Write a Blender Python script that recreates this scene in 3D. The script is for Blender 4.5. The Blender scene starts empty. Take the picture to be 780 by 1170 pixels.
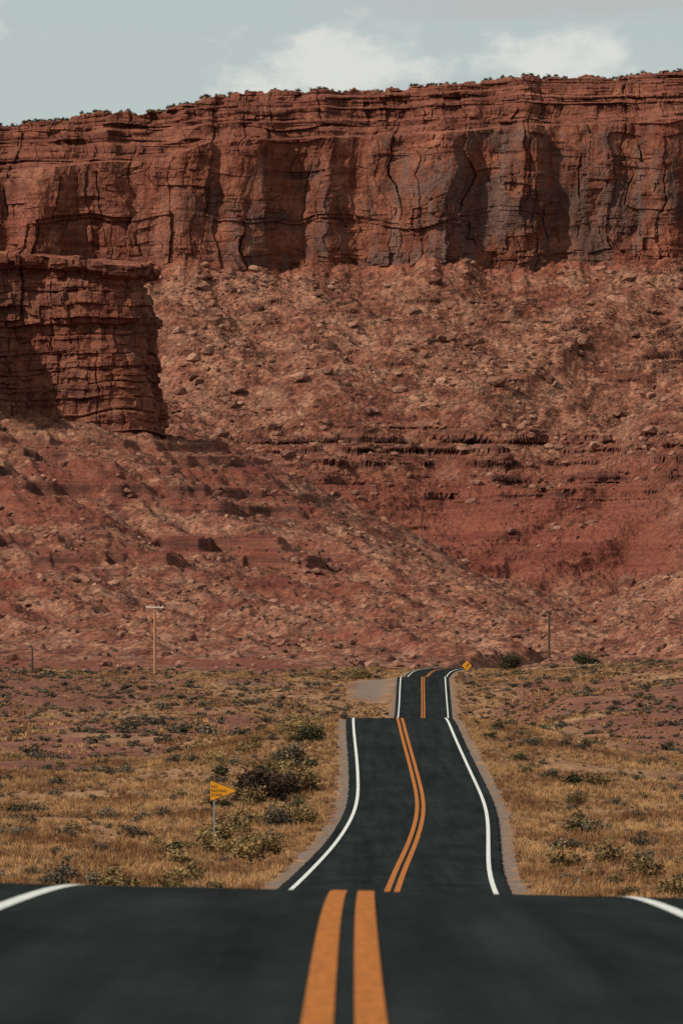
import bpy, bmesh, math, numpy as np
from mathutils import Vector, Matrix
rng = np.random.default_rng(7)
F = 6500.0   # focal length in reference pixels (only used to convert survey measurements to metres)
def PX(px, d): return (px-390.0)*d/F
def RZ(row, d): return (700.0-row)*d/F

# ------------------------------------------------------------------ noise
def _hash(ix, iy, seed):
    h = (ix.astype(np.int64)*374761393 + iy.astype(np.int64)*668265263 + seed*982451653) & 0xffffffff
    h = ((h ^ (h >> 13))*1274126177) & 0xffffffff
    h = ((h ^ (h >> 16))*2246822519) & 0xffffffff
    h = h ^ (h >> 15)
    return (h & 0xffffff)/float(0x1000000)
def vnoise(x, y, seed=0):
    x, y = np.broadcast_arrays(np.asarray(x, float), np.asarray(y, float))
    ix = np.floor(x); iy = np.floor(y); fx = x-ix; fy = y-iy
    ix = ix.astype(np.int64); iy = iy.astype(np.int64)
    def g(jx, jy, dx, dy):
        a = _hash(jx, jy, seed)*2*np.pi
        return np.cos(a)*dx+np.sin(a)*dy
    ux = fx*fx*fx*(fx*(fx*6-15)+10); uy = fy*fy*fy*(fy*(fy*6-15)+10)
    a = g(ix, iy, fx, fy); b = g(ix+1, iy, fx-1, fy); c = g(ix, iy+1, fx, fy-1); d = g(ix+1, iy+1, fx-1, fy-1)
    return ((a*(1-ux)+b*ux)*(1-uy)+(c*(1-ux)+d*ux)*uy)*1.4
def fbm(x, y, seed=0, o=5, gain=0.5):
    s = 0; a = 1.0; f = 1.0; t = 0
    for i in range(o):
        s = s + a*vnoise(x*f+i*17.3, y*f-i*9.1, seed+i*13); t += a; a *= gain; f *= 2.03
    return s/t*1.6
def ridged(x, y, seed=0, o=4):
    s = 0; a = 1.0; f = 1.0; t = 0
    for i in range(o):
        n = vnoise(x*f+i*7.7, y*f+i*3.1, seed+i*5)
        s = s + a*(1-2.2*np.sqrt(n*n+.004)); t += a; a *= .5; f *= 2.1
    return s/t
def cell1(x, key, seed):
    i = np.floor(x).astype(np.int64); key = np.broadcast_to(np.asarray(key, np.int64), i.shape)
    b0 = i+.7*(_hash(i, key, seed)-.5); b1 = i+1+.7*(_hash(i+1, key, seed)-.5)
    return np.where(x < b0, i-1, np.where(x >= b1, i+1, i)), np.minimum(np.abs(x-b0), np.abs(x-b1))
def blocks(x, z, w, h, seed):
    """jointed, bedded rock: random beds, each broken into random columns; returns offset, bed offset, joint distance (m), bed distance (m)"""
    lay, ez = cell1(z/h, 0, seed)
    hl = _hash(lay, lay*0, seed+9)
    wl = w/(.6+.8*hl)
    col, ex = cell1(x/wl+hl*100, lay, seed+1)
    return _hash(col, lay, seed+2)-.5, hl-.5, ex*wl, ez*h
def sstep(a, b, x):
    t = np.clip((x-a)/(b-a), 0, 1); return t*t*(3-2*t)
def pchip(xk, yk):
    xk = np.array(xk, float); yk = np.array(yk, float); h = np.diff(xk); dl = np.diff(yk)/h
    m = np.zeros(len(xk)); m[0] = dl[0]; m[-1] = dl[-1]
    for i in range(1, len(xk)-1):
        m[i] = (dl[i-1]*h[i]+dl[i]*h[i-1])/(h[i]+h[i-1])
        if h[i] > 6*h[i-1]: m[i] = dl[i]
    def f(x):
        x = np.clip(np.asarray(x, float), xk[0], xk[-1]); i = np.clip(np.searchsorted(xk, x)-1, 0, len(h)-1)
        t = (x-xk[i])/h[i]; t2 = t*t; t3 = t2*t
        return (2*t3-3*t2+1)*yk[i]+(t3-2*t2+t)*h[i]*m[i]+(-2*t3+3*t2)*yk[i+1]+(t3-t2)*h[i]*m[i+1]
    return f
def terrace(z, h, k):
    q = z/h; f = np.floor(q); r = q-f
    return (f+np.clip((r-0.5)*k+0.5, 0, 1))*h

# ------------------------------------------------------------------ mesh helpers
def raw_mesh(name, V, faces, mat, attrs=None, flat=False):
    V = np.asarray(V, np.float32); faces = np.asarray(faces, np.int32); n = faces.shape[1]
    me = bpy.data.meshes.new(name)
    me.vertices.add(len(V)); me.vertices.foreach_set('co', V.ravel())
    me.loops.add(faces.size); me.loops.foreach_set('vertex_index', faces.ravel())
    me.polygons.add(len(faces)); me.polygons.foreach_set('loop_start', np.arange(0, faces.size, n, dtype=np.int32))
    me.update(calc_edges=True)
    if attrs:
        for k, a in attrs.items():
            at = me.attributes.new(k, 'FLOAT', 'POINT'); at.data.foreach_set('value', np.asarray(a, np.float32).ravel())
    if flat: me.shade_flat()
    ob = bpy.data.objects.new(name, me); bpy.context.scene.collection.objects.link(ob)
    if mat: me.materials.append(mat)
    return ob
def grid(name, P, mat, attrs=None, flat=False):
    nr, nc = P.shape[:2]
    i = np.arange((nr-1)*(nc-1)); r = i//(nc-1); c = i % (nc-1); a = r*nc+c
    return raw_mesh(name, P.reshape(-1, 3), np.stack([a, a+1, a+nc+1, a+nc], 1), mat, attrs, flat)
def scatter(name, variants, pos, scl, mat, tint=None, rot=None, tilt=0.0, flat=True):
    """merge many small rotated / scaled copies into ONE mesh object"""
    n = len(pos); scl = np.asarray(scl, float)
    if scl.ndim == 1: scl = np.stack([scl]*3, 1)
    if rot is None: rot = rng.uniform(0, 2*np.pi, n)
    if tint is None: tint = rng.random(n)
    which = rng.integers(0, len(variants), n)
    Vs = []; Fs = []; Ts = []; Hs = []; off = 0
    for k, (bv, bf) in enumerate(variants):
        idx = np.where(which == k)[0]
        if len(idx) == 0: continue
        s = scl[idx][:, None, :]; v = bv[None]*s
        if tilt:
            ta = rng.normal(0, tilt, len(idx))[:, None]; c, si = np.cos(ta), np.sin(ta)
            y = v[:, :, 1]*c-v[:, :, 2]*si; z = v[:, :, 1]*si+v[:, :, 2]*c
            v = np.stack([v[:, :, 0], y, z], 2)
        c = np.cos(rot[idx])[:, None]; si = np.sin(rot[idx])[:, None]
        v = np.stack([v[:, :, 0]*c-v[:, :, 1]*si, v[:, :, 0]*si+v[:, :, 1]*c, v[:, :, 2]], 2)+pos[idx][:, None, :]
        m = len(bv)
        Fs.append((bf[None]+(np.arange(len(idx))*m)[:, None, None]).reshape(-1, 3)+off)
        Vs.append(v.reshape(-1, 3)); Ts.append(np.repeat(tint[idx], m)); Hs.append(np.tile(bv[:, 2], len(idx))); off += m*len(idx)
    return raw_mesh(name, np.concatenate(Vs), np.concatenate(Fs), mat, {'tint': np.concatenate(Ts), 'hgt': np.concatenate(Hs)}, flat)

# ------------------------------------------------------------------ materials
class NT:
    def __init__(s, name):
        s.m = bpy.data.materials.new(name); s.m.use_nodes = True; s.t = s.m.node_tree; s.t.nodes.clear()
        s.out = s.n('ShaderNodeOutputMaterial'); s.b = s.n('ShaderNodeBsdfPrincipled')
        s.l(s.b.outputs[0], s.out.inputs[0]); s.b.inputs['Roughness'].default_value = .9
        s.b.inputs['Specular IOR Level'].default_value = .1
        s.tc = s.n('ShaderNodeTexCoord').outputs['Object']
    def n(s, t): return s.t.nodes.new(t)
    def l(s, a, b): s.t.links.new(a, b)
    def map(s, sc, loc=(0, 0, 0)):
        m = s.n('ShaderNodeMapping'); s.l(s.tc, m.inputs[0]); m.inputs['Scale'].default_value = sc; m.inputs['Location'].default_value = loc
        return m.outputs[0]
    def noise(s, sc=(1, 1, 1), det=4, rough=.55, loc=(0, 0, 0), dist=0):
        n = s.n('ShaderNodeTexNoise'); s.l(s.map(sc, loc), n.inputs['Vector']); n.inputs['Scale'].default_value = 1
        n.inputs['Detail'].default_value = det; n.inputs['Roughness'].default_value = rough; n.inputs['Distortion'].default_value = dist
        return n.outputs[0]
    def vor(s, sc, out='Color'):
        n = s.n('ShaderNodeTexVoronoi'); s.l(s.map(sc), n.inputs['Vector']); n.inputs['Scale'].default_value = 1
        if out == 'Color':
            q = s.n('ShaderNodeSeparateColor'); s.l(n.outputs['Color'], q.inputs[0]); return q.outputs[0]
        return n.outputs[out]
    def attr(s, name):
        a = s.n('ShaderNodeAttribute'); a.attribute_name = name; return a.outputs['Fac']
    def rng(s, v, a, b, c=0, d=1):
        m = s.n('ShaderNodeMapRange'); m.inputs[1].default_value = a; m.inputs[2].default_value = b
        m.inputs[3].default_value = c; m.inputs[4].default_value = d; s.l(v, m.inputs[0]); return m.outputs[0]
    def math(s, op, a, b):
        m = s.n('ShaderNodeMath'); m.operation = op
        for i, v in enumerate((a, b)):
            if isinstance(v, (int, float)): m.inputs[i].default_value = v
            else: s.l(v, m.inputs[i])
        return m.outputs[0]
    def mix(s, f, a, b, mode='MIX'):
        m = s.n('ShaderNodeMix'); m.data_type = 'RGBA'; m.blend_type = mode
        for sock, v in ((m.inputs[0], f), (m.inputs[6], a), (m.inputs[7], b)):
            if isinstance(v, (int, float)): sock.default_value = v
            elif isinstance(v, tuple): sock.default_value = (*v, 1)
            else: s.l(v, sock)
        return m.outputs[2]
    def scale(s, col, f):   # colour * scalar
        c = s.n('ShaderNodeCombineColor')
        for i in range(3): s.l(f, c.inputs[i])
        return s.mix(1.0, col, c.outputs[0], 'MULTIPLY')
    def col(s, c):
        if isinstance(c, tuple): s.b.inputs['Base Color'].default_value = (*c, 1)
        else: s.l(c, s.b.inputs['Base Color'])
    def bump(s, h, dist, st=1.0):
        b = s.n('ShaderNodeBump'); b.inputs['Strength'].default_value = st; b.inputs['Distance'].default_value = dist
        s.l(h, b.inputs['Height']); s.l(b.outputs[0], s.b.inputs['Normal'])

def rock_material(name, u=1.0, wall=True):
    """u: size unit (1 = mesa 3 km away, smaller = finer). attributes: cliff, varn, ledge, redb"""
    t = NT(name); k = 1/u
    big = t.noise((.012*k, .012*k, .02*k), 3); mid = t.noise((.07*k, .045*k, .1*k), 4, .65)
    fine = t.noise((.5*k, .5*k, .6*k), 3, .7)
    rub = t.vor((.4*k, .4*k, .5*k))
    tal = t.mix(t.rng(big, .38, .62), (.145, .05, .03), (.2, .086, .053))
    tal = t.mix(t.math('MULTIPLY', t.rng(mid, .47, .64), .85), tal, (.235, .12, .077))
    tal = t.mix(t.math('MULTIPLY', t.rng(mid, .36, .48, 1, 0), .9), tal, (.1, .034, .023))
    tal = t.scale(tal, t.math('MULTIPLY', t.rng(rub, 0, 1, .52, 1.38), t.rng(fine, .3, .7, .52, 1.4)))
    strata = t.noise((.008*k, .008*k, .3*k), 4, .65, dist=.3)
    c = tal
    redb = t.scale(t.mix(t.rng(strata, .4, .6), (.12, .031, .021), (.175, .055, .034)), t.rng(fine, .3, .7, .62, 1.25))
    c = t.mix(t.attr('redb'), c, redb)
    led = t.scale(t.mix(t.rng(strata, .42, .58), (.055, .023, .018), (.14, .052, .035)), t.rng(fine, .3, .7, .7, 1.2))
    if wall:
        cl = t.mix(t.rng(strata, .36, .64), (.135, .04, .026), (.22, .077, .046))
        cl = t.mix(t.rng(mid, .48, .68), cl, (.275, .108, .064))
        v1 = t.noise((.022*k, .02*k, .022*k), 4, .65, (3, 0, 1), .6); v2 = t.noise((.2*k, .12*k, .01*k), 4, .7)
        cl = t.scale(cl, t.math('MULTIPLY', t.rng(fine, .3, .7, .74, 1.24), t.rng(v2, .35, .65, .62, 1.22)))
        vm = t.rng(t.math('ADD', t.math('MULTIPLY', v1, .62), t.math('MULTIPLY', v2, .44)), .485, .585)
        cl = t.mix(t.math('MULTIPLY', t.math('MULTIPLY', vm, .82), t.attr('varn')), cl, t.scale(t.mix(t.rng(v2, .35, .65), (.052, .033, .029), (.105, .068, .057)), t.rng(fine, .3, .7, .7, 1.3)))
        c = t.mix(t.attr('cliff'), c, cl)
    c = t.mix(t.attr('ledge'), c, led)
    t.col(c)
    t.bump(fine, 1.3*u, .8)
    return t.m
mat_mesa = rock_material('mesa_sandstone', 1.0)
mat_butte = rock_material('butte_sandstone', .6)
mat_hill = rock_material('hill_rubble', .5, False)

def boulder_mat():
    t = NT('boulder_rock'); n = t.noise((.6, .6, .9), 3, .6)
    c = t.mix(t.attr('tint'), (.1, .04, .029), (.3, .155, .105)); c = t.scale(c, t.rng(n, .3, .7, .7, 1.2)); t.col(c)
    return t.m
mat_boulder = boulder_mat()

def ground_mat():
    t = NT('desert_ground')
    big = t.noise((.05, .018, .03), 4, .65); mid = t.noise((.3, .09, .2), 4, .7); fine = t.noise((2.2, .9, 2), 4, .7)
    red = t.mix(t.rng(mid, .35, .65), (.12, .042, .027), (.195, .08, .05))
    gr = t.mix(t.rng(mid, .35, .65), (.17, .085, .044), (.32, .178, .09))
    g = t.math('ADD', t.attr('grass'), t.rng(big, .3, .7, -.7, .7)); g = t.rng(g, .3, .7)
    c = t.mix(g, red, gr)
    c = t.scale(c, t.rng(fine, .3, .7, .5, 1.3))
    peb = t.vor((9, 9, 9))
    grav = t.scale(t.mix(fine, (.13, .095, .075), (.22, .16, .125)), t.rng(peb, 0, 1, .65, 1.25))
    c = t.mix(t.attr('gravel'), c, grav)
    t.col(c); t.bump(fine, .15, .7); return t.m
mat_ground = ground_mat()

def asphalt_mat():
    t = NT('asphalt'); a = t.noise((1.3, .03, 0), 3, .6); f = t.noise((40, 40, 0), 2, .8); p = t.noise((.45, .09, 0), 5, .7, (5, 2, 0))
    c = t.mix(t.rng(a, .35, .65), (.0135, .0165, .0168), (.0215, .0252, .025)); c = t.scale(c, t.rng(f, .3, .7, .8, 1.2)); c = t.scale(c, t.rng(p, .35, .65, .78, 1.22))
    t.col(c); t.b.inputs['Roughness'].default_value = 1; t.b.inputs['Specular IOR Level'].default_value = .0; return t.m
def paint_mat(name, c0, c1):
    t = NT(name); a = t.noise((9, 1.2, 0), 5, .7); b = t.noise((60, 60, 0), 2)
    c = t.mix(t.rng(a, .35, .6), c0, c1); c = t.scale(c, t.rng(b, .3, .7, .82, 1.1)); t.col(c); t.b.inputs['Roughness'].default_value = .8; return t.m
mat_asph = asphalt_mat()
mat_yel = paint_mat('yellow_line_paint', (.25, .083, .014), (.4, .13, .02)); mat_wht = paint_mat('white_line_paint', (.42, .44, .42), (.66, .67, .63))

def leaf_mat(name, a, b, dark=.55, rough=.9):
    t = NT(name); n = t.noise((1.7, 1.7, 1.7), 2)
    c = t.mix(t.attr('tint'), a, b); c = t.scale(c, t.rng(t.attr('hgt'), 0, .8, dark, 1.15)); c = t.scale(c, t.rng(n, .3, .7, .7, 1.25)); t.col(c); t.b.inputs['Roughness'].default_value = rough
    return t.m
mat_grass = leaf_mat('dry_grass_blades', (.18, .085, .038), (.46, .265, .12), .5)
mat_sage = leaf_mat('sagebrush_leaves', (.058, .046, .031), (.165, .13, .088), .5)
mat_gold = leaf_mat('rabbitbrush_leaves', (.12, .083, .036), (.32, .21, .09), .5)
mat_green = leaf_mat('green_bush_leaves', (.032, .034, .018), (.085, .08, .038), .5)
mat_dark = leaf_mat('dead_bush_twigs', (.035, .023, .016), (.07, .042, .026), .6)

# ------------------------------------------------------------------ road alignment
_rz = pchip([-80, 0, 37, 60, 73, 85, 100, 130, 160, 193, 230, 272, 318, 368, 410, 441, 470, 520, 600, 700, 760, 820, 870, 910, 930, 960, 1000, 1060, 1100, 1150, 1200, 1300, 1500, 4000],
               [-.6, -1.75, -2.67, -3.15, -3.58, -4.2, -5.15, -7.0, -8.5, -9.62, -10.45, -10.95, -10.85, -10.15, -9.0, -8.05, -8.9, -11, -13.6, -15.6, -15.9, -15.15, -13.3, -11.2, -10.35, -11.1, -12.1, -12.0, -11.3, -11.2, -11.6, -13, -13, -13])
_dd = np.arange(-80, 4001, 1.0); _z0 = _rz(_dd)
_k = np.exp(-.5*(np.arange(-45, 46)/13.)**2); _k /= _k.sum()
_z1 = np.convolve(np.pad(_z0, 45, 'edge'), _k, 'valid'); _w = sstep(120, 200, _dd); _z2 = _z0*(1-_w)+_z1*_w
def ROAD_Z(d): return np.interp(d, _dd, _z2)
_rx = pchip([-80, 0, 37, 73, 130, 193, 235, 272, 318, 368, 441, 620, 820, 930, 1000, 1060, 1100, 1150, 1200, 1300, 1500, 4000],
               [0, 0, .01, .12, .75, 1.65, 2.45, 3.4, 4.45, 4.65, 4.5, 7.6, 11.75, 13.3, 14.5, 15.9, 17.6, 22, 30, 52, 120, 1200])
_x0 = _rx(_dd); _k2 = np.exp(-.5*(np.arange(-45, 46)/14.)**2); _k2 /= _k2.sum(); _x1 = np.convolve(np.pad(_x0, 45, 'edge'), _k2, 'valid')
def ROAD_X(d): return np.interp(d, _dd, _x1)
def HW(d): return np.interp(d, [-80, 90, 180, 4000], [5.0, 5.0, 4.12, 4.12])
def TL(d): return np.interp(d, [-80, 40, 73, 120, 200, 4000], [-.015, -.018, -.022, -.015, 0, 0])
def road_lat(x, d):
    s = (ROAD_X(d+1)-ROAD_X(d-1))/2
    return (x-ROAD_X(d))/np.sqrt(1+s*s)
SIDE = pchip([-80, 0, 37, 73, 100, 130, 160, 193, 230, 256, 320, 400, 550, 700, 820, 900, 1000, 1100, 1250, 4000],
             [-1.4, -2.2, -3.2, -4.6, -6.3, -7.9, -9.0, -9.85, -10.4, -10.6, -11, -11.2, -11.7, -12.2, -12.6, -12.2, -11.7, -11.6, -11.8, -6])
def side_z(x, d):
    z = SIDE(d)
    z = z+3.6*np.exp(-((x+75)/38)**2-((d-860)/110)**2)
    z = z+8.0*np.exp(-((x-80)/30)**2-((d-820)/260)**2)
    am = sstep(150, 500, d)
    return z+am*(1.1*fbm(x/38, d/90, 3, 3))+(.25+.5*am)*.4*fbm(x/7, d/11, 9, 3)
def ground_z(x, d):
    lat = np.abs(road_lat(x, d)); hw = HW(d); sl = road_lat(x, d)
    zr = ROAD_Z(d)+TL(d)*np.clip(sl, -6, 6)-.13-.3*sstep(hw+.6, hw+3, lat)
    return zr+(side_z(x, d)-zr)*sstep(hw+2.2, hw+17, lat)

# ground sheet
ds = np.concatenate([np.arange(-80, 150, 3.), np.arange(150, 620, 1.25), np.arange(620, 1300, 2.), np.arange(1300, 4000, 60.)])
u = np.concatenate([-np.geomspace(2.2, .1, 50)[:-1], np.linspace(-.1, .1, 520), np.geomspace(.1, 2.2, 50)[1:]])
D = np.repeat(ds[:, None], len(u), 1); X = u[None]*np.maximum(np.abs(D), 60)
Z = ground_z(X, D); lat = np.abs(road_lat(X, D)); hw = HW(D)
hill_toe = sstep(1180, 1300, D)*sstep(6, 14, lat); Z = Z-hill_toe*6
gravel = sstep(hw+.85, hw+.35, lat+.6*fbm(X/1.2, D/4, 5, 3))
sl = road_lat(X, D)
pull = sstep(0, 1, 1-np.abs((sl+8.0)/4.2)**2-np.abs((D-905)/45)**2+.3*fbm(X/5, D/14, 4, 3))
track = sstep(0, .6, 1-np.abs((D-(965+4*np.sin(X/20)))/12)+.2*fbm(X/9, D/20, 14, 3))*sstep(-2, -6, sl)*.55
gravel = np.clip(np.maximum(gravel, np.maximum(pull, track)), 0, 1)
gkeys = np.array([[-80, .95], [250, .95], [330, .85], [450, .65], [560, .5], [700, .45], [860, .45], [1000, .7], [1100, .6], [1300, .1], [4000, .1]])
def bare(x, d): return .8*np.exp(-((x+65)/36)**2-((d-820)/190)**2)+.6*np.exp(-((x-.062*d)/(.028*d))**2-((d-640)/230)**2)+.35*np.exp(-((x+.05*d)/(.03*d))**2-((d-500)/120)**2)
grass = np.interp(D, gkeys[:, 0], gkeys[:, 1])-bare(X, D)+.3*np.exp(-((lat-9)/8)**2)
ground = grid('ground', np.stack([X, D, Z], 2), mat_ground, {'grass': grass, 'gravel': gravel})

# road
def strip(name, offs, mat, d0=-70, d1=1290, step=1.0):
    d = np.arange(d0, d1, step); cx = ROAD_X(d); s = (ROAD_X(d+1)-ROAD_X(d-1))/2; L = np.sqrt(1+s*s); nx = 1/L; ny = -s/L
    P = np.zeros((len(d), len(offs), 3))
    for j, (o, dz) in enumerate(offs):
        oo = o(d) if callable(o) else o
        P[:, j, 0] = cx+nx*oo; P[:, j, 1] = d+ny*oo; P[:, j, 2] = ROAD_Z(d)+TL(d)*oo+dz
    return grid(name, P, mat, None, True)
wob = lambda d, s: .08*fbm(d/3.0, d*0+s, 77, 3)
rd = bpy.data.objects.new('asphalt_road', None); bpy.context.scene.collection.objects.link(rd)
for nm, offs in (('road_surface', [(lambda d: -HW(d)+wob(d, 1), 0), (-3.6, 0), (-.4, 0), (.4, 0), (3.6, 0), (lambda d: HW(d)+wob(d, 5), 0)]),
                 ('road_edge_left', [(lambda d: -HW(d)+wob(d, 1)-.15, -.3), (lambda d: -HW(d)+wob(d, 1)-.002, -.002)]),
                 ('road_edge_right', [(lambda d: HW(d)+wob(d, 5)+.002, -.002), (lambda d: HW(d)+wob(d, 5)+.15, -.3)])):
    o = strip(nm, offs, mat_asph); o.parent = rd
mk = bpy.data.objects.new('road_markings', None); bpy.context.scene.collection.objects.link(mk)
for nm, a, b, m in (('yellow_line_left', -.28, -.07, mat_yel), ('yellow_line_right', .07, .28, mat_yel), ('white_edge_left', -3.7, -3.52, mat_wht), ('white_edge_right', 3.52, 3.7, mat_wht)):
    o = strip(nm, [(a, .006), (b, .006)], m); o.parent = mk

# ------------------------------------------------------------------ talus hill (left spur and right foothill)
kpx = [-1400, -600, 0, 100, 180, 260, 350, 450, 560, 640, 700, 780, 1000, 1500, 2200]
krw = [440, 455, 462, 484, 498, 526, 562, 608, 662, 704, 692, 655, 590, 540, 520]
RX = [PX(p, 1770) for p in kpx]; RZz = [RZ(r, 1770) for r in krw]
ridge = pchip(RX, RZz)
def hill_full(x, d):
    toe = -12.2
    xe = x+12*fbm(d/120, x/200, 61, 2)
    t = np.clip((d-1120)/(1745-1120), 0, 1)
    g = .22*t+.78*t**2.0
    rz = ridge(xe)
    h = toe+(rz-toe)*g
    h = h-np.where(d > 1800, (d-1800)*.3, 0)
    a = sstep(0, .35, t)
    sg_ = x+.42*(d-1120)+9*fbm(x/35, d/60, 28, 3)
    h = h+a*(3.6*fbm(x/55, d/70, 21, 4)+8.5*(ridged(sg_/58, d/420, 22, 2)-.55)*sstep(1.02, .8, t)+2.4*(ridged(sg_/19, d/140, 27, 2)-.5))
    brk = sstep(-.4, -.1, fbm(x/16, h/3.5, 38, 3))
    m1 = sstep(-.25, -.05, fbm(x/45, d/60, 31, 3)+.1)*sstep(25, 29, h)*sstep(54, 49, h)*sstep(20, -30, x)
    m2 = sstep(-.1, .08, fbm(x/30, d/40, 32, 3)+.05)*sstep(8, 11, h)*sstep(24, 21, h)*sstep(20, -15, x)
    m = np.clip(m1+m2*.9, 0, 1)*brk
    ht = terrace(h+.6*fbm(x/14, d/14, 35, 2), 5.4, 11.0)*.75+.25*terrace(h, 1.3, 5)
    h0 = h*(1-m)+ht*m; q = d+1.5*h0
    small = (.25+a*.75)*(1.3*fbm(x/9, q/11, 23, 4)+.7*fbm(x/2.4, q/3, 24, 3))
    return h0+small*(1-.65*m), m
ds = np.concatenate([np.arange(1115, 1250, 2.), np.arange(1250, 1810, .9), np.arange(1810, 2250, 8.)])
u = np.concatenate([-np.geomspace(.7, .085, 50)[:-1], np.linspace(-.085, .085, 800), np.geomspace(.085, .7, 50)[1:]])
D = np.repeat(ds[:, None], len(u), 1); X = u[None]*D
Z, M = hill_full(X, D)
Z = Z-6*sstep(8, 3, np.abs(road_lat(X, D)))*(D < 1300)
slope = np.abs(np.gradient(Z, axis=0)/np.gradient(D, axis=0))
hill = grid('talus_hill', np.stack([X, D, Z], 2), mat_hill, {'ledge': np.clip(M*sstep(.45, 1.1, slope), 0, 1), 'redb': np.clip(sstep(.05, .35, fbm(X/50, D/70, 37, 3))*.75*sstep(40, -20, X)+.6*M, 0, 1)})
HP = np.stack([X, D, Z], 2)

# ------------------------------------------------------------------ butte (wall following a footprint)
fp = np.array([(-330, 1630), (-220, 1655), (-172, 1672), (-146, 1690), (-134, 1706), (-127, 1728), (-116, 1750), (-92, 1754), (-74, 1750), (-66, 1752), (-62, 1762), (-65, 1800), (-75, 1850), (-90, 1920), (-150, 1990), (-330, 2000)], float)
seg = np.hypot(*np.diff(fp, axis=0).T); cs = np.concatenate([[0], np.cumsum(seg)])
sN = np.concatenate([np.arange(0, 190, 1.5), np.arange(190, 410, .3), np.arange(410, cs[-1], 3.)])
fx = pchip(cs, fp[:, 0])(sN); fd = pchip(cs, fp[:, 1])(sN)
tx = np.gradient(fx, sN); td = np.gradient(fd, sN); tl = np.hypot(tx, td); nxx = td/tl; nyy = -tx/tl
tt = np.linspace(0, 1, 280)
T, S = np.meshgrid(tt, sN, indexing='ij'); FX = np.repeat(fx[None], len(tt), 0); FD = np.repeat(fd[None], len(tt), 0)
NX = np.repeat(nxx[None], len(tt), 0); NY = np.repeat(nyy[None], len(tt), 0)
top = np.interp(fx, [-330, -128, -112, -105, -80, -62, -56], [100, 101, 106, 111, 108.5, 107.5, 106.5])+1.0*np.round(fbm(sN/16, sN*0, 71, 3)*1.5)
base = 30.0
ZZ = base+(np.repeat(top[None], len(tt), 0)-base)*T
zr_ = ZZ-(np.repeat(top[None], len(tt), 0))      # depth under the rim
out = 4.5*sstep(.95, .3, T)
xj = S+1.0*fbm(S/8, ZZ/8, 170, 3); zj = ZZ+2.0*fbm(S/30, ZZ/60, 171, 3)+2.2*vnoise(ZZ/7, ZZ*0, 175)
b0 = blocks(xj, zj, 19, 60, 81); b1 = blocks(xj, zj, 11, 16, 84); b2 = blocks(xj, zj, 5, 5.0, 87); b3 = blocks(xj, zj, 2.8, 1.3, 91)
out = out+4.0*b0[0]+3.0*b1[0]+1.7*b2[0]+.9*b3[0]+1.3*b2[1]+1.1*b3[1]+2.4*fbm(S/14, ZZ/22, 174, 4)
brk = sstep(-.1, .2, fbm(S/14, ZZ/8, 173, 3))
out = out-1.0*sstep(.35, .05, b1[2])*brk-.5*sstep(.25, .0, b2[2])-1.1*sstep(.35, 0, b2[3])*brk
out = out+1.6*sstep(-4, -3, zr_)-2.0*sstep(-7.5, -6.5, zr_)*sstep(-3.5, -4.5, zr_)*(.4+.6*brk)
out = out-1.8*sstep(-20, -19, zr_)*sstep(-16.5, -17.5, zr_)*brk
out = np.where(T < .3, out*.9+1.2*fbm(S/5, ZZ/5, 89, 3), out)
P = np.stack([FX+NX*out, FD+NY*out, ZZ], 2)
caps = []
cx0, cd0 = -190, 1850
for k in (.02, .05, .12, .3, .6, 1.0):
    q = P[-1].copy(); q[:, 0] += (cx0-q[:, 0])*k; q[:, 1] += (cd0-q[:, 1])*k; q[:, 2] += 1.5*min(k*8, 1)+fbm(q[:, 0]/6, q[:, 1]/6, 90, 3)*.8
    caps.append(q)
P = np.concatenate([P, np.array(caps)], 0)
one = np.ones(P.shape[:2]); lowm = sstep(.42, .34, np.concatenate([T, np.ones((6, len(sN)))], 0))
butte = grid('sandstone_butte', P, mat_butte, {'cliff': one*(1-.35*lowm), 'varn': one*.45, 'ledge': one*.2*(1-lowm), 'redb': lowm*.5}, flat=True)

# ------------------------------------------------------------------ main mesa: talus + cliff + plateau
xc = np.concatenate([-np.geomspace(1500, 235, 60)[:-1], np.arange(-235, 235, .5), np.geomspace(235, 1500, 60)])
nc = len(xc)
zbs = 184+9*vnoise(xc/60, xc*0, 101)
zb = 184+8*fbm(xc/60, xc*0, 101, 3)+3*fbm(xc/12, xc*0, 104, 3)
topk = pchip([PX(p, 3020) for p in (-3000, -400, 0, 120, 200, 245, 300, 420, 520, 600, 700, 780, 1200, 3500)], [RZ(r, 3020) for r in (150, 140, 134, 124, 118, 101, 99, 93, 90, 82, 80, 75, 70, 60)])
c1_, _e = cell1(xc/7, 0, 106); c2_, _e = cell1(xc/2.6, 0, 107)
zt = topk(xc)+2.0*fbm(xc/14, xc*0, 102, 4)+1.8*(_hash(c1_, c1_*0, 108)-.5)+1.5*(_hash(c2_, c2_*0, 109)-.5)
dB = 3000+34*fbm(xc/110, xc*0+.5, 103, 3); dBs = 3000+30*vnoise(xc/110, xc*0+.5, 103)
nA = 600
T = np.linspace(0, 1, nA)[:, None]; XX = np.repeat(xc[None], nA, 0)
prof = .3*T+.7*T**1.7
dToe = 2380
wt = sstep(.9, 1.0, T)
Dd = dToe+(dBs[None]*(1-wt)+dB[None]*wt-dToe)*T
Zt = -8+(zbs[None]*(1-wt)+zb[None]*wt+8)*prof
conv = np.sqrt((XX-35)**2+900)-.62*Dd
Zt = Zt+19*fbm(conv/120, XX/260, 111, 2)*np.sin(np.pi*T)**.8
Zt = Zt+32*np.exp(-((XX-170-50*T)/50)**2)*np.sin(np.pi*np.clip(T*1.25, 0, 1))**.8
Zt = Zt-11*np.exp(-((XX-30-30*(1-T))/26)**2)*np.sin(np.pi*T)
am = sstep(0, .1, T)*sstep(1.0, .92, T)
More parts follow.
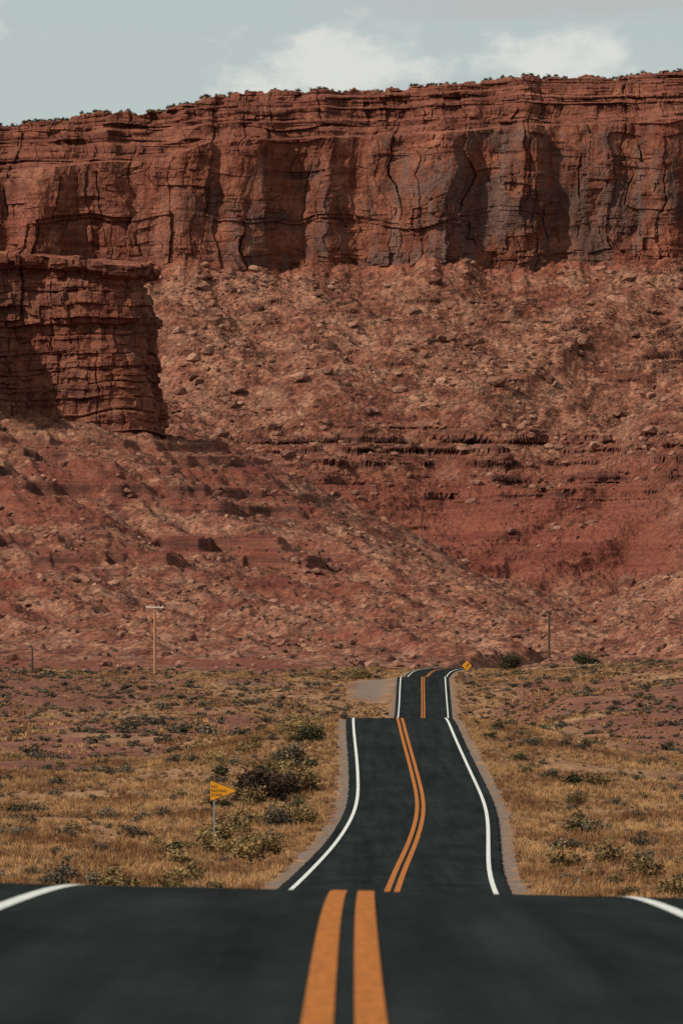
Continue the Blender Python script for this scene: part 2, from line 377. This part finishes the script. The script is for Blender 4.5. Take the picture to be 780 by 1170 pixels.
Zt = Zt+am*(6.5*fbm(XX/48, Dd/70, 112, 3)+7.5*(ridged((conv+10*fbm(XX/30, Dd/50, 119, 3))/44, XX/170, 113, 2)-.5))
brk = sstep(-.3, .02, fbm(XX/26, Zt/5, 126, 3))
mk1 = sstep(-.25, .05, fbm(XX/55, Zt/40, 121, 3)+.2+.25*sstep(-60, 60, XX))*sstep(46, 56, Zt)*sstep(98, 86, Zt)*sstep(-75, -20, XX)
mk2 = sstep(.05, .25, fbm(XX/45, Zt/16, 123, 3))*sstep(100, 110, Zt)*sstep(175, 160, Zt)*.6
mk3 = sstep(.0, .2, fbm(XX/35, Zt/15, 124, 3))*sstep(18, 23, Zt)*sstep(44, 40, Zt)*.6
Mk = np.clip(mk1+mk2+mk3, 0, 1)*brk
zw = Zt+3.5*vnoise(Zt/11, Zt*0, 127)
Zc = .55*(terrace(zw+1.2*fbm(XX/40, Dd/40, 125, 2), 7.5, 5)-zw+Zt)+.45*terrace(Zt, 2.8, 4)
Z0 = Zt*(1-Mk)+Zc*Mk
q = Dd+1.7*Z0
small = 1.9*fbm(XX/9, q/20, 114, 4)+1.0*fbm(XX/3, q/6.5, 115, 3)+1.1*(ridged((conv+6*fbm(XX/15, q/30, 129, 2))/17, XX/60, 117, 2)-.5)*am
s0 = np.abs(np.gradient(Z0, axis=0)/np.gradient(Dd, axis=0))
ZA = Z0+small*(1-.8*Mk)/(1+(s0/.9)**2)
l1 = blocks(XX, Z0, 20, 4.8, 181); l2 = blocks(XX, Z0, 9, 2.2, 184)
Da = Dd-Mk*(3.2*l1[0]+3.4*l1[1]+1.0*l2[0]+2.0*l2[1]-1.8*sstep(.5, 0, l1[3])+1.4*fbm(XX/7, Z0/3, 185, 3))
A = np.stack([XX, Da, ZA], 2)
slA = np.abs(np.gradient(ZA, axis=0)/np.gradient(Dd, axis=0))
# B cliff
nB = 440
T = np.linspace(0, 1, nB)[:, None]; XX = np.repeat(xc[None], nB, 0)
zb2 = ZA[-1]-4
ZB = zb2[None]+(zt-zb2)[None]*T
rel = ZB-topk(xc)[None]
zv = ZB+4.5*vnoise(ZB/9.5, XX/160, 157)+1.2*fbm(XX/30, ZB/30, 155, 2)       # uneven bed thickness
set_ = 8*T+sstep(-29, -27, rel)*6+.28*np.clip(rel+27, 0, 40)+.95*terrace(np.clip(rel+27+(zv-ZB), 0, 40), 6.5, 2.6)
o = 14*fbm(XX/80, ZB/400, 131, 3)+6.5*fbm(XX/34, ZB/70, 130, 3)
xj = XX+6*fbm(XX/45, ZB/40, 150, 2)+2.0*fbm(XX/12, ZB/12, 151, 3); zj = ZB+9*fbm(XX/70, ZB/150, 152, 3)
b0 = blocks(xj, zj, 36, 75, 132); b1 = blocks(xj, zj, 20, 27, 135); b2 = blocks(xj, zj, 10, 11, 138); b3 = blocks(xj, zv, 4.5, 2.6, 141); b4 = blocks(xj, zv, 12, 2.3, 144); b5 = blocks(xj, zj, 8, 50, 147)
msk = sstep(-.05, .25, fbm(XX/28, ZB/20, 153, 3)); cap = sstep(-30, -26, rel); lowb = sstep(225, 205, ZB)
capm = cap*(.45+.8*sstep(-.2, .3, fbm(XX/40, ZB/9, 158, 3)))
mc = sstep(-.05, .2, fbm(XX/26, ZB/30, 156, 3))
o = o+6.0*b0[0]+3.8*b1[0]+2.6*b5[0]*(1-cap)+(.6+2.0*msk)*b2[0]+(.2+.9*msk+1.2*cap+.5*lowb)*b3[0]+(2.4*capm+.4*msk)*b4[0]
o = o+1.6*b1[1]+1.2*b2[1]*(.2+.7*msk)+1.1*b4[1]*(capm+.5*msk)
o = o-2.0*sstep(.7, .1, b0[2])*mc-1.4*sstep(.5, .1, b1[2])*(1-mc)*(b1[0] > 0)-1.0*sstep(.4, .0, b2[2])*msk-.7*sstep(.6, 0, b4[3])*capm-.9*sstep(.6, 0, b1[3])*mc*msk
o = o+.7*fbm(XX/5, ZB/9, 154, 3)
edge = sstep(0, .03, T)
DB = dB[None]+set_-o*(.3+.7*edge)
B = np.stack([XX, DB, ZB], 2)
C = []
for k, (dd, dz) in enumerate([(3, .6), (8, 1.0), (16, 1.6), (30, 2.5), (60, 3), (150, 2), (400, 0), (900, -20)]):
    q = B[-1].copy(); q[:, 1] += dd; q[:, 2] += dz+.8*fbm(q[:, 0]/7, q[:, 1]/7, 160, 3)
    C.append(q)
C = np.array(C)
P = np.concatenate([A, B, C], 0)
zC = np.zeros((len(C), nc))
cl = np.concatenate([np.repeat(sstep(.975, 1.0, np.linspace(0, 1, nA))[:, None], nc, 1), np.ones((nB, nc)), zC])
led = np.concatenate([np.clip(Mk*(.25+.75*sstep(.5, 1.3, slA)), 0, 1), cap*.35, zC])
redb = np.concatenate([np.clip(sstep(84, 56, ZA+7*fbm(A[:, :, 0]/30, ZA/10, 191, 3))*sstep(6, 20, ZA)*sstep(-110, -60, A[:, :, 0])*sstep(185, 125, A[:, :, 0]), 0, 1)*.9, np.zeros((nB, nc)), zC])
vr = np.concatenate([np.zeros((nA, nc)), sstep(-24, -34, rel)*(.45+.55*sstep(-95, -50, XX)), zC])
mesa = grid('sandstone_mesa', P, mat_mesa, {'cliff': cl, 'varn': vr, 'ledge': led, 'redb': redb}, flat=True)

# ------------------------------------------------------------------ boulders
def ico(sub, seed):
    r = np.random.default_rng(seed); bm = bmesh.new(); bmesh.ops.create_icosphere(bm, subdivisions=sub, radius=.5)
    v = np.array([x.co[:] for x in bm.verts]); f = np.array([[q.index for q in t.verts] for t in bm.faces]); bm.free()
    for _ in range(7):
        n = r.normal(size=3); n /= np.linalg.norm(n); c = r.uniform(.24, .38)
        dd = v@n; v = v-np.maximum(dd-c, 0)[:, None]*n
    v = v*(1+r.normal(0, .05, (len(v), 1)))*np.array([r.uniform(.9, 1.5), r.uniform(.8, 1.1), r.uniform(.55, .85)])
    return v, f
big_v = [ico(2, 10+i) for i in range(8)]; small_v = [ico(1, 40+i) for i in range(8)]
def pick(Pg, n, mask=None):
    nr_, nc_ = Pg.shape[:2]; w = mask if mask is not None else np.ones((nr_, nc_))
    w = w.ravel()/w.sum(); i = rng.choice(nr_*nc_, n, p=w); return Pg.reshape(-1, 3)[i].copy()
inner = (np.abs(A[:, :, 0]) < 232)
dens = inner*np.clip(.45+fbm(A[:, :, 0]/40, A[:, :, 1]/60, 201, 3)*1.4, .03, 1.5)*sstep(10, 60, A[:, :, 2])*(1-.8*redb[:nA])
p = pick(A, 12000, dens); s = .75*(rng.pareto(2.2, 12000)+1); s = np.clip(s, .8, 8)
p[:, 2] += .12*s
scatter('talus_boulders', small_v, p, s, mat_boulder, rng.random(12000)**1.2, tilt=.3)
p2 = pick(A, 200, dens); s2 = rng.uniform(3, 6.5, 200)
extra = []
for (px, row, wpx) in [(568, 440, 34), (725, 384, 17), (372, 486, 18), (340, 434, 26), (362, 338, 14), (285, 516, 16), (443, 328, 16), (395, 440, 14), (650, 395, 13), (468, 545, 14)]:
    q = A.reshape(-1, 3); pr = np.stack([390+q[:, 0]/q[:, 1]*F, 700-q[:, 2]/q[:, 1]*F], 1)
    j = np.argmin(np.abs(pr[:, 0]-px)+np.abs(pr[:, 1]-row)); extra.append((*q[j], wpx*q[j, 1]/F/1.15))
e = np.array(extra); p2 = np.concatenate([p2, e[:, :3]]); s2 = np.concatenate([s2, e[:, 3]]); p2[:, 2] += .15*s2
scatter('talus_boulders', big_v, p2, s2, mat_boulder, np.clip(rng.random(len(s2))*.7+.3, 0, 1), tilt=.3)
inner = (np.abs(HP[:, :, 0]) < .08*HP[:, :, 1])*(HP[:, :, 1] < 1800)
dens = inner*np.clip(.4+fbm(HP[:, :, 0]/22, HP[:, :, 1]/30, 202, 3), .05, 1.5)
p = pick(HP, 10500, dens); s = np.clip(.36*(rng.pareto(2.0, 10500)+1), .3, 3.6); p[:, 2] += .12*s
scatter('hillside_boulders', small_v, p, s, mat_boulder, rng.random(10500), tilt=.3)
p = pick(HP, 300, dens); s = rng.uniform(1.4, 3.6, 300); p[:, 2] += .12*s
scatter('hillside_boulders', big_v, p, s, mat_boulder, rng.random(300), tilt=.3)

# ------------------------------------------------------------------ vegetation
def shrub_base(seed, n=160, ls=.09, clumps=9, rz=.75, spread=.17):
    r = np.random.default_rng(seed); c = r.normal(0, 1, (clumps, 3)); c /= np.linalg.norm(c, axis=1)[:, None]; c *= r.uniform(.15, .42, (clumps, 1)); c[:, 2] = np.abs(c[:, 2])*rz*1.5+.15
    ctr = c[r.integers(0, clumps, n)]+r.normal(0, spread*.6, (n, 3)); ctr[:, 2] = np.clip(ctr[:, 2], .02, None)
    a = r.normal(0, 1, (n, 3)); a[:, 2] += .5; a /= np.linalg.norm(a, axis=1)[:, None]; b = np.cross(a, r.normal(0, 1, (n, 3))); b /= np.linalg.norm(b, axis=1)[:, None]
    s = ls*r.uniform(.6, 1.5, (n, 1))
    v = np.stack([ctr-b*s*.6, ctr+b*s*.6, ctr+a*s*1.5], 1).reshape(-1, 3)
    m = 10; az = r.uniform(0, 6.28, m); e = np.stack([np.cos(az)*.3, np.sin(az)*.3, r.uniform(.3, .6, m)], 1); w = np.stack([-np.sin(az), np.cos(az), az*0], 1)*.02
    v = np.concatenate([v, np.stack([-w, w, e], 1).reshape(-1, 3)])
    return v, np.arange(len(v)).reshape(-1, 3)
def tuft(seed, n=14, h=1, w=.05, sp=.35):
    r = np.random.default_rng(seed); az = r.uniform(0, 6.28, n); b = np.stack([r.normal(0, .12, n), r.normal(0, .12, n), np.zeros(n)], 1)
    ln = r.uniform(.5, 1, n)*h; lean = r.uniform(.05, sp, n); tip = b+np.stack([np.cos(az)*lean, np.sin(az)*lean, ln], 1)
    wa = r.uniform(0, 6.28, n); ww = np.stack([np.cos(wa), np.sin(wa), wa*0], 1)*w
    v = np.stack([b-ww, b+ww, tip], 1).reshape(-1, 3); return v, np.arange(len(v)).reshape(-1, 3)
def place(n, d0, d1, umax=.085, latmin=1.2, densf=None):
    N = n*5; d = np.sqrt(rng.uniform(d0**2, d1**2, N))
    x = rng.uniform(-umax, umax, N)*d; lat = np.abs(road_lat(x, d)); ok = lat > HW(d)+latmin
    ok &= ~((np.abs(road_lat(x, d)+8.0) < 4.0) & (np.abs(d-905) < 40)) & ~((np.abs(d-965) < 9) & (road_lat(x, d) < -4))
    if densf is not None: ok &= rng.random(N) < densf(x, d)
    x = x[ok][:n]; d = d[ok][:n]
    return np.stack([x, d, ground_z(x, d)-.03], 1)
gden = lambda x, d: np.clip(np.interp(d, gkeys[:, 0], gkeys[:, 1])-.05+1.4*fbm(x/9, d/26, 301, 4)-bare(x, d)+.3*np.exp(-((np.abs(road_lat(x, d))-9)/7)**2), .02, 1)
tn = [tuft(500+i, 16, w=.035, sp=.5) for i in range(8)]; tf = [tuft(520+i, 9, w=.08, sp=.6) for i in range(6)]
gt = lambda p, b: np.clip(b+1.1*fbm(p[:, 0]/6, p[:, 1]/16, 310, 4)+rng.normal(0, .22, len(p)), 0, 1)
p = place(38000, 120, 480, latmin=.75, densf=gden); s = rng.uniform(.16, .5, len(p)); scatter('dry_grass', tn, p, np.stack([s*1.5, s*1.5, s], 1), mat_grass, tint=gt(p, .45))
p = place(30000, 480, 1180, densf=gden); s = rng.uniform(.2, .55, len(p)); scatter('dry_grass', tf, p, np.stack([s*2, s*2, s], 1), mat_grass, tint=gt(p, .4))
sb = [shrub_base(600+i, 130, .1) for i in range(8)]; sb2 = [shrub_base(640+i, 460, .055, 13, spread=.15) for i in range(6)]
cl2 = lambda x, d: np.clip(.55+1.2*fbm(x/14, d/35, 303, 3), .08, 1)
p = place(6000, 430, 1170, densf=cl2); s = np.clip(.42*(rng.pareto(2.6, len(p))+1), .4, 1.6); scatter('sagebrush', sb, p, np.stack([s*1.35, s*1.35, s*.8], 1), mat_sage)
cl3 = lambda x, d: np.clip(.4+1.8*fbm(x/5, d/14, 305, 3), .03, 1)
p = place(900, 190, 430, densf=cl3, latmin=2.2); s = np.clip(.3*(rng.pareto(2.3, len(p))+1), .25, 1.2); scatter('sagebrush', sb2, p, np.stack([s*1.3, s*1.3, s*.85], 1), mat_sage)
near = lambda x, d: (np.exp(-((road_lat(x, d)+8.6)/2.8)**2)+.25*np.exp(-((road_lat(x, d)-8.5)/4)**2)+.04)*np.clip(.5+1.5*fbm(x/3, d/9, 306, 2), .1, 1)
p = place(320, 195, 450, densf=near, latmin=2.0); s = rng.uniform(.35, 1.6, len(p)); scatter('rabbitbrush', sb2, p, np.stack([s*1.4, s*1.4, s], 1), mat_gold)
p = place(90, 195, 470, densf=near, latmin=2.0); s = rng.uniform(.4, 1.4, len(p)); scatter('green_shrubs', sb2, p, np.stack([s*1.4, s*1.4, s], 1), mat_green)
p = pick(HP, 1500, (np.abs(HP[:, :, 0]) < .08*HP[:, :, 1])*(HP[:, :, 1] < 1790)*1.0); s = rng.uniform(.5, 1.4, len(p)); scatter('sagebrush', sb, p, s, mat_sage)
def bush(name, px, d, w, h, mat, seed, n=2600, gz=None):
    x = PX(px, d); z = float(gz(np.array([x]), np.array([d]))[0])
    v, f = shrub_base(seed, n, .035, 16, spread=.16)
    o = raw_mesh(name, v*np.array([w, w, h*1.15]), f, mat, {'tint': np.repeat(np.random.default_rng(seed).random(len(f)), 3), 'hgt': v[:, 2]}, True)
    o.location = (x, d, z-.05); return o
bush('dead_bush', 302, 335, 3.6, 2.6, mat_dark, 701, gz=ground_z)
bush('dead_bush', 284, 330, 2.2, 1.5, mat_dark, 702, gz=ground_z)
bush('dead_bush', 322, 340, 2.6, 2.4, mat_dark, 703, gz=ground_z)
bush('rabbitbrush_bush', 342, 345, 3.0, 2.6, mat_gold, 704, gz=ground_z)
bush('rabbitbrush_bush', 356, 410, 2.6, 1.8, mat_green, 705, gz=ground_z)
bush('rabbitbrush_bush', 318, 300, 2.0, 1.4, mat_sage, 706, gz=ground_z)
bush('rabbitbrush_bush', 298, 262, 2.2, 1.4, mat_gold, 707, gz=ground_z)
bush('rabbitbrush_bush', 345, 300, 1.9, 1.5, mat_gold, 708, gz=ground_z)
bush('rabbitbrush_bush', 330, 380, 2.6, 2.1, mat_sage, 709, gz=ground_z)
hz = lambda x, d: hill_full(x, d)[0]
bush('juniper_bush', 585, 1130, 5.2, 3.9, mat_green, 710, gz=ground_z)
bush('juniper_bush', 670, 1190, 7.0, 4.2, mat_green, 711, gz=hz)
bush('juniper_bush', 757, 1280, 5.6, 4.8, mat_green, 712, gz=hz)
bush('juniper_bush', 412, 1010, 4.6, 3.2, mat_gold, 713, gz=ground_z)
nj = 520
j = rng.choice(np.where(np.abs(xc) < 234)[0], nj); k = rng.choice([0, 1, 2, 3], nj, p=[.4, .3, .2, .1]); p = C[k, j]+np.stack([rng.uniform(-.5, .5, nj), rng.uniform(0, 4, nj), np.zeros(nj)-.3], 1)
s = rng.uniform(.9, 3.4, nj)
w = np.clip(.5+1.2*fbm(p[:, 0]/20, p[:, 0]*0, 401, 2)+.3*(p[:, 0] < -60), .1, 1) > rng.random(nj)
scatter('distant_juniper_trees', sb, p[w], np.stack([s*1.2, s*1.2, s], 1)[w], mat_green)

# ------------------------------------------------------------------ street furniture
def simple(name, c, rough=.6, metal=0.0, var=.15):
    t = NT(name); n = t.noise((6, 6, 2), 4, .6); t.col(t.scale(t.mix(0.0, c, c), t.rng(n, .3, .7, 1-var, 1+var))); t.b.inputs['Roughness'].default_value = rough; t.b.inputs['Metallic'].default_value = metal; return t.m
m_sy = simple('sign_yellow', (.6, .25, .018), .5, 0, .06); m_bk = simple('sign_black', (.015, .015, .015)); m_st = simple('galvanised_steel', (.3, .3, .29), .5, .6)
m_wd = simple('weathered_wood', (.32, .16, .09), .9, 0, .2); m_wk = simple('creosoted_wood', (.07, .045, .035), .9, 0, .2); m_gl = simple('insulator', (.55, .45, .38), .4)
def empty(name, loc):
    e = bpy.data.objects.new(name, None); e.location = loc; bpy.context.scene.collection.objects.link(e); return e
def bm_obj(name, fn, mat, parent, bevel=0):
    bm = bmesh.new(); fn(bm)
    if bevel: bmesh.ops.bevel(bm, geom=bm.edges[:], offset=bevel, segments=2, affect='EDGES')
    me = bpy.data.meshes.new(name); bm.to_mesh(me); bm.free(); me.materials.append(mat); o = bpy.data.objects.new(name, me); bpy.context.scene.collection.objects.link(o); o.parent = parent; return o
def box(cx, cy, cz, sx, sy, sz):
    return lambda bm: bmesh.ops.create_cube(bm, size=1, matrix=Matrix.Translation((cx, cy, cz)) @ Matrix.Diagonal((sx, sy, sz, 1)))
def cyl(cx, cy, z0, z1, r0, r1, seg=14):
    return lambda bm: bmesh.ops.create_cone(bm, cap_ends=True, segments=seg, radius1=r0, radius2=r1, depth=z1-z0, matrix=Matrix.Translation((cx, cy, (z0+z1)/2)))
def plate(pts, y0, y1):
    def f(bm):
        a = [bm.verts.new((x, y0, z)) for x, z in pts]; b = [bm.verts.new((x, y1, z)) for x, z in pts]
        bm.faces.new(a); bm.faces.new(b[::-1]); n = len(pts)
        for i in range(n): bm.faces.new((a[i], b[i], b[(i+1) % n], a[(i+1) % n]))
        bmesh.ops.recalc_face_normals(bm, faces=bm.faces[:])
    return f
d = 274.; x = PX(244.5, d); z = float(ground_z(np.array([x]), np.array([d]))[0])
sg = empty('no_passing_zone_sign', (x, d, z))
H = 3.2
bm_obj('post', box(0, .04, H/2-.15, .08, .05, H+.2), m_st, sg, .008)
def rtri(h, l, inset, x0=-.2):
    zc = H-.5
    pts = [(x0+inset, zc-h/2+inset*1.5), (x0+inset, zc+h/2-inset*1.5), (x0+l-inset*2.6, zc)]
    out = []; n = len(pts)
    for i in range(n):
        p0 = Vector(pts[i-1]); p1 = Vector(pts[i]); p2 = Vector(pts[(i+1) % n])
        for t in np.linspace(0, 1, 5):
            A_ = p1+(p0-p1).normalized()*.05; B_ = p1+(p2-p1).normalized()*.05
            q = A_*(1-t)**2+p1*2*t*(1-t)+B_*t*t; out.append((q.x, q.y))
    return out
bm_obj('panel_border', plate(rtri(1.04, 1.34, 0), -.004, .004), m_bk, sg)
bm_obj('panel', plate(rtri(1.04, 1.34, .022), -.009, -.005), m_sy, sg)
for i, (txt, zz) in enumerate((('NO', .15), ('PASSING', -.05), ('ZONE', -.25))):
    cu = bpy.data.curves.new('text_%d' % i, 'FONT'); cu.body = txt; cu.size = .2; cu.align_x = 'LEFT'; cu.offset = .003
    o = bpy.data.objects.new('text_%d' % i, cu); bpy.context.scene.collection.objects.link(o); dg = bpy.context.evaluated_depsgraph_get()
    me = bpy.data.meshes.new_from_object(o.evaluated_get(dg)); bpy.data.objects.remove(o); me.materials.clear(); me.materials.append(m_bk)
    o = bpy.data.objects.new('lettering_%d' % i, me); bpy.context.scene.collection.objects.link(o); o.parent = sg; o.rotation_euler = (math.pi/2, 0, 0); o.location = (-.14, -.012, H-.5+zz-.02)
d = 925.; x = PX(533, d); z = float(ground_z(np.array([x]), np.array([d]))[0])
cs_ = empty('curve_warning_sign', (x, d, z))
bm_obj('post', box(0, .04, 1.4, .1, .06, 3.0), m_st, cs_, .01)
def diamond(r, zc): return [(0, zc-r), (-r, zc), (0, zc+r), (r, zc)]
bm_obj('panel_border', plate(diamond(.86, 2.5), -.004, .004), m_bk, cs_); bm_obj('panel', plate(diamond(.81, 2.5), -.01, -.006), m_sy, cs_)
bm_obj('arrow', plate([(-.1, 2.15), (-.1, 2.5), (.12, 2.7), (.05, 2.8), (.35, 2.82), (.3, 2.52), (.22, 2.6), (.04, 2.43), (.04, 2.15)], -.016, -.012), m_bk, cs_)
def pole(px, d, h, gz, cross=True, mat=None, r=.2):
    x = PX(px, d); z = float(gz(np.array([x]), np.array([d]))[0]); e = empty('utility_pole', (x, d, z))
    bm_obj('pole_shaft', cyl(0, 0, -.5, h, r*1.15, r*.85), mat, e)
    if cross:
        bm_obj('crossarm', box(0, -.22, h-.35, 3.2, .16, .26), m_gl, e, .02)
        for i, xx in enumerate((-1.4, -.7, .7, 1.4)): bm_obj('insulator_%d' % i, cyl(xx, -.22, h-.21, h+.05, .08, .05), m_gl, e)
        for i, sx in enumerate((-1, 1)):
            o = bm_obj('brace_%d' % i, box(0, 0, 0, .06, .04, 1.05), mat, e); o.location = (sx*.38, -.13, h-.75); o.rotation_euler = (0, sx*.75, 0)
pole(177, 1010, 12.3, ground_z, True, m_wd, .24); pole(627, 1230, 10.6, hz, False, m_wk, .24); pole(37, 1040, 5.2, ground_z, False, m_wk, .2)

# ------------------------------------------------------------------ camera
cam = bpy.data.cameras.new('camera'); co = bpy.data.objects.new('camera', cam); bpy.context.scene.collection.objects.link(co)
co.location = (0, 0, 0); co.rotation_euler = (math.radians(90)+math.atan(115/F), 0, 0)
cam.sensor_fit = 'HORIZONTAL'; cam.sensor_width = 24; cam.lens = 200; cam.clip_start = .5; cam.clip_end = 12000
cam.dof.use_dof = True; cam.dof.focus_distance = 600; cam.dof.aperture_fstop = 4.5
bpy.context.scene.camera = co

# ------------------------------------------------------------------ light + sky
el = math.radians(39); az = math.radians(240)   # azimuth clockwise from +Y
sv = Vector((math.sin(az)*math.cos(el), math.cos(az)*math.cos(el), math.sin(el)))
L = bpy.data.lights.new('sun', 'SUN'); L.energy = 4.6; L.angle = math.radians(.5); L.color = (1, .91, .78)
lo = bpy.data.objects.new('sun', L); bpy.context.scene.collection.objects.link(lo); lo.rotation_euler = sv.to_track_quat('Z', 'Y').to_euler()
w = bpy.data.worlds.new('World'); bpy.context.scene.world = w; w.use_nodes = True; nt = w.node_tree; nt.nodes.clear()
N = nt.nodes.new; LK = nt.links.new
out = N('ShaderNodeOutputWorld'); bg = N('ShaderNodeBackground'); bg.inputs[1].default_value = .088; LK(bg.outputs[0], out.inputs[0])
sky = N('ShaderNodeTexSky'); sky.sky_type = 'NISHITA'; sky.sun_disc = False; sky.sun_elevation = el; sky.sun_rotation = az; sky.air_density = 1.0; sky.dust_density = 1.5; sky.ozone_density = 1.0
tc = N('ShaderNodeTexCoord')
def M(op, a, b=None, c=None):
    m = N('ShaderNodeMath'); m.operation = op
    for i, v in enumerate((a, b, c)):
        if v is None: continue
        if isinstance(v, (int, float)): m.inputs[i].default_value = v
        else: LK(v, m.inputs[i])
    return m.outputs[0]
def nz(sc, det, rough, loc=(0, 0, 0)):
    mp = N('ShaderNodeMapping'); mp.inputs['Scale'].default_value = sc; mp.inputs['Location'].default_value = loc; LK(tc.outputs['Generated'], mp.inputs[0])
    n = N('ShaderNodeTexNoise'); n.inputs['Scale'].default_value = 1; n.inputs['Detail'].default_value = det; n.inputs['Roughness'].default_value = rough; LK(mp.outputs[0], n.inputs['Vector']); return n.outputs[0]
sp = N('ShaderNodeSeparateXYZ'); LK(tc.outputs['Generated'], sp.inputs[0])
n1 = nz((95, 30, 170), 6, .58)
tot = None
for (cx, cz, rx, rz) in ((.0, .0955, .021, .008), (.038, .0965, .016, .007), (-.09, .1, .03, .01), (.12, .1, .04, .012), (.2, .16, .1, .03), (-.25, .2, .12, .03)):
    a = M('DIVIDE', M('SUBTRACT', sp.outputs[0], cx), rx); b = M('DIVIDE', M('SUBTRACT', sp.outputs[2], cz), rz)
    e_ = M('SUBTRACT', 1.0, M('SQRT', M('ADD', M('MULTIPLY', a, a), M('MULTIPLY', b, b))))
    tot = e_ if tot is None else M('MAXIMUM', tot, e_)
v = M('ADD', tot, M('MULTIPLY', M('SUBTRACT', n1, .5), 2.6))
mr = N('ShaderNodeMapRange'); mr.interpolation_type = 'SMOOTHSTEP'; mr.inputs[1].default_value = -.15; mr.inputs[2].default_value = .7; LK(v, mr.inputs[0])
n2 = nz((22, 10, 160), 5, .5, (4, 1, 2))
st = N('ShaderNodeMapRange'); st.interpolation_type = 'SMOOTHSTEP'; st.inputs[1].default_value = .102; st.inputs[2].default_value = .106; LK(M('ADD', sp.outputs[2], M('MULTIPLY', M('SUBTRACT', n2, .5), .014)), st.inputs[0])
sx = N('ShaderNodeMapRange'); sx.interpolation_type = 'SMOOTHSTEP'; sx.inputs[1].default_value = -.015; sx.inputs[2].default_value = .03; LK(sp.outputs[0], sx.inputs[0])
streak = M('MULTIPLY', M('MULTIPLY', st.outputs[0], sx.outputs[0]), .8)
def MX(f, a, b):
    m = N('ShaderNodeMix'); m.data_type = 'RGBA'
    for s_, v_ in ((m.inputs[0], f), (m.inputs[6], a), (m.inputs[7], b)):
        if isinstance(v_, tuple): s_.default_value = (*v_, 1)
        elif isinstance(v_, (int, float)): s_.default_value = v_
        else: LK(v_, s_)
    return m.outputs[2]
c = MX(.6, sky.outputs[0], (6.7, 7.4, 7.1)); c = MX(streak, c, (5.5, 5.7, 5.6)); c = MX(M('MULTIPLY', mr.outputs[0], .85), c, (8.4, 8.4, 7.9))
LK(c, bg.inputs[0])
sc = bpy.context.scene; sc.view_settings.view_transform = 'Standard'; sc.view_settings.look = 'None'; sc.view_settings.exposure = 0
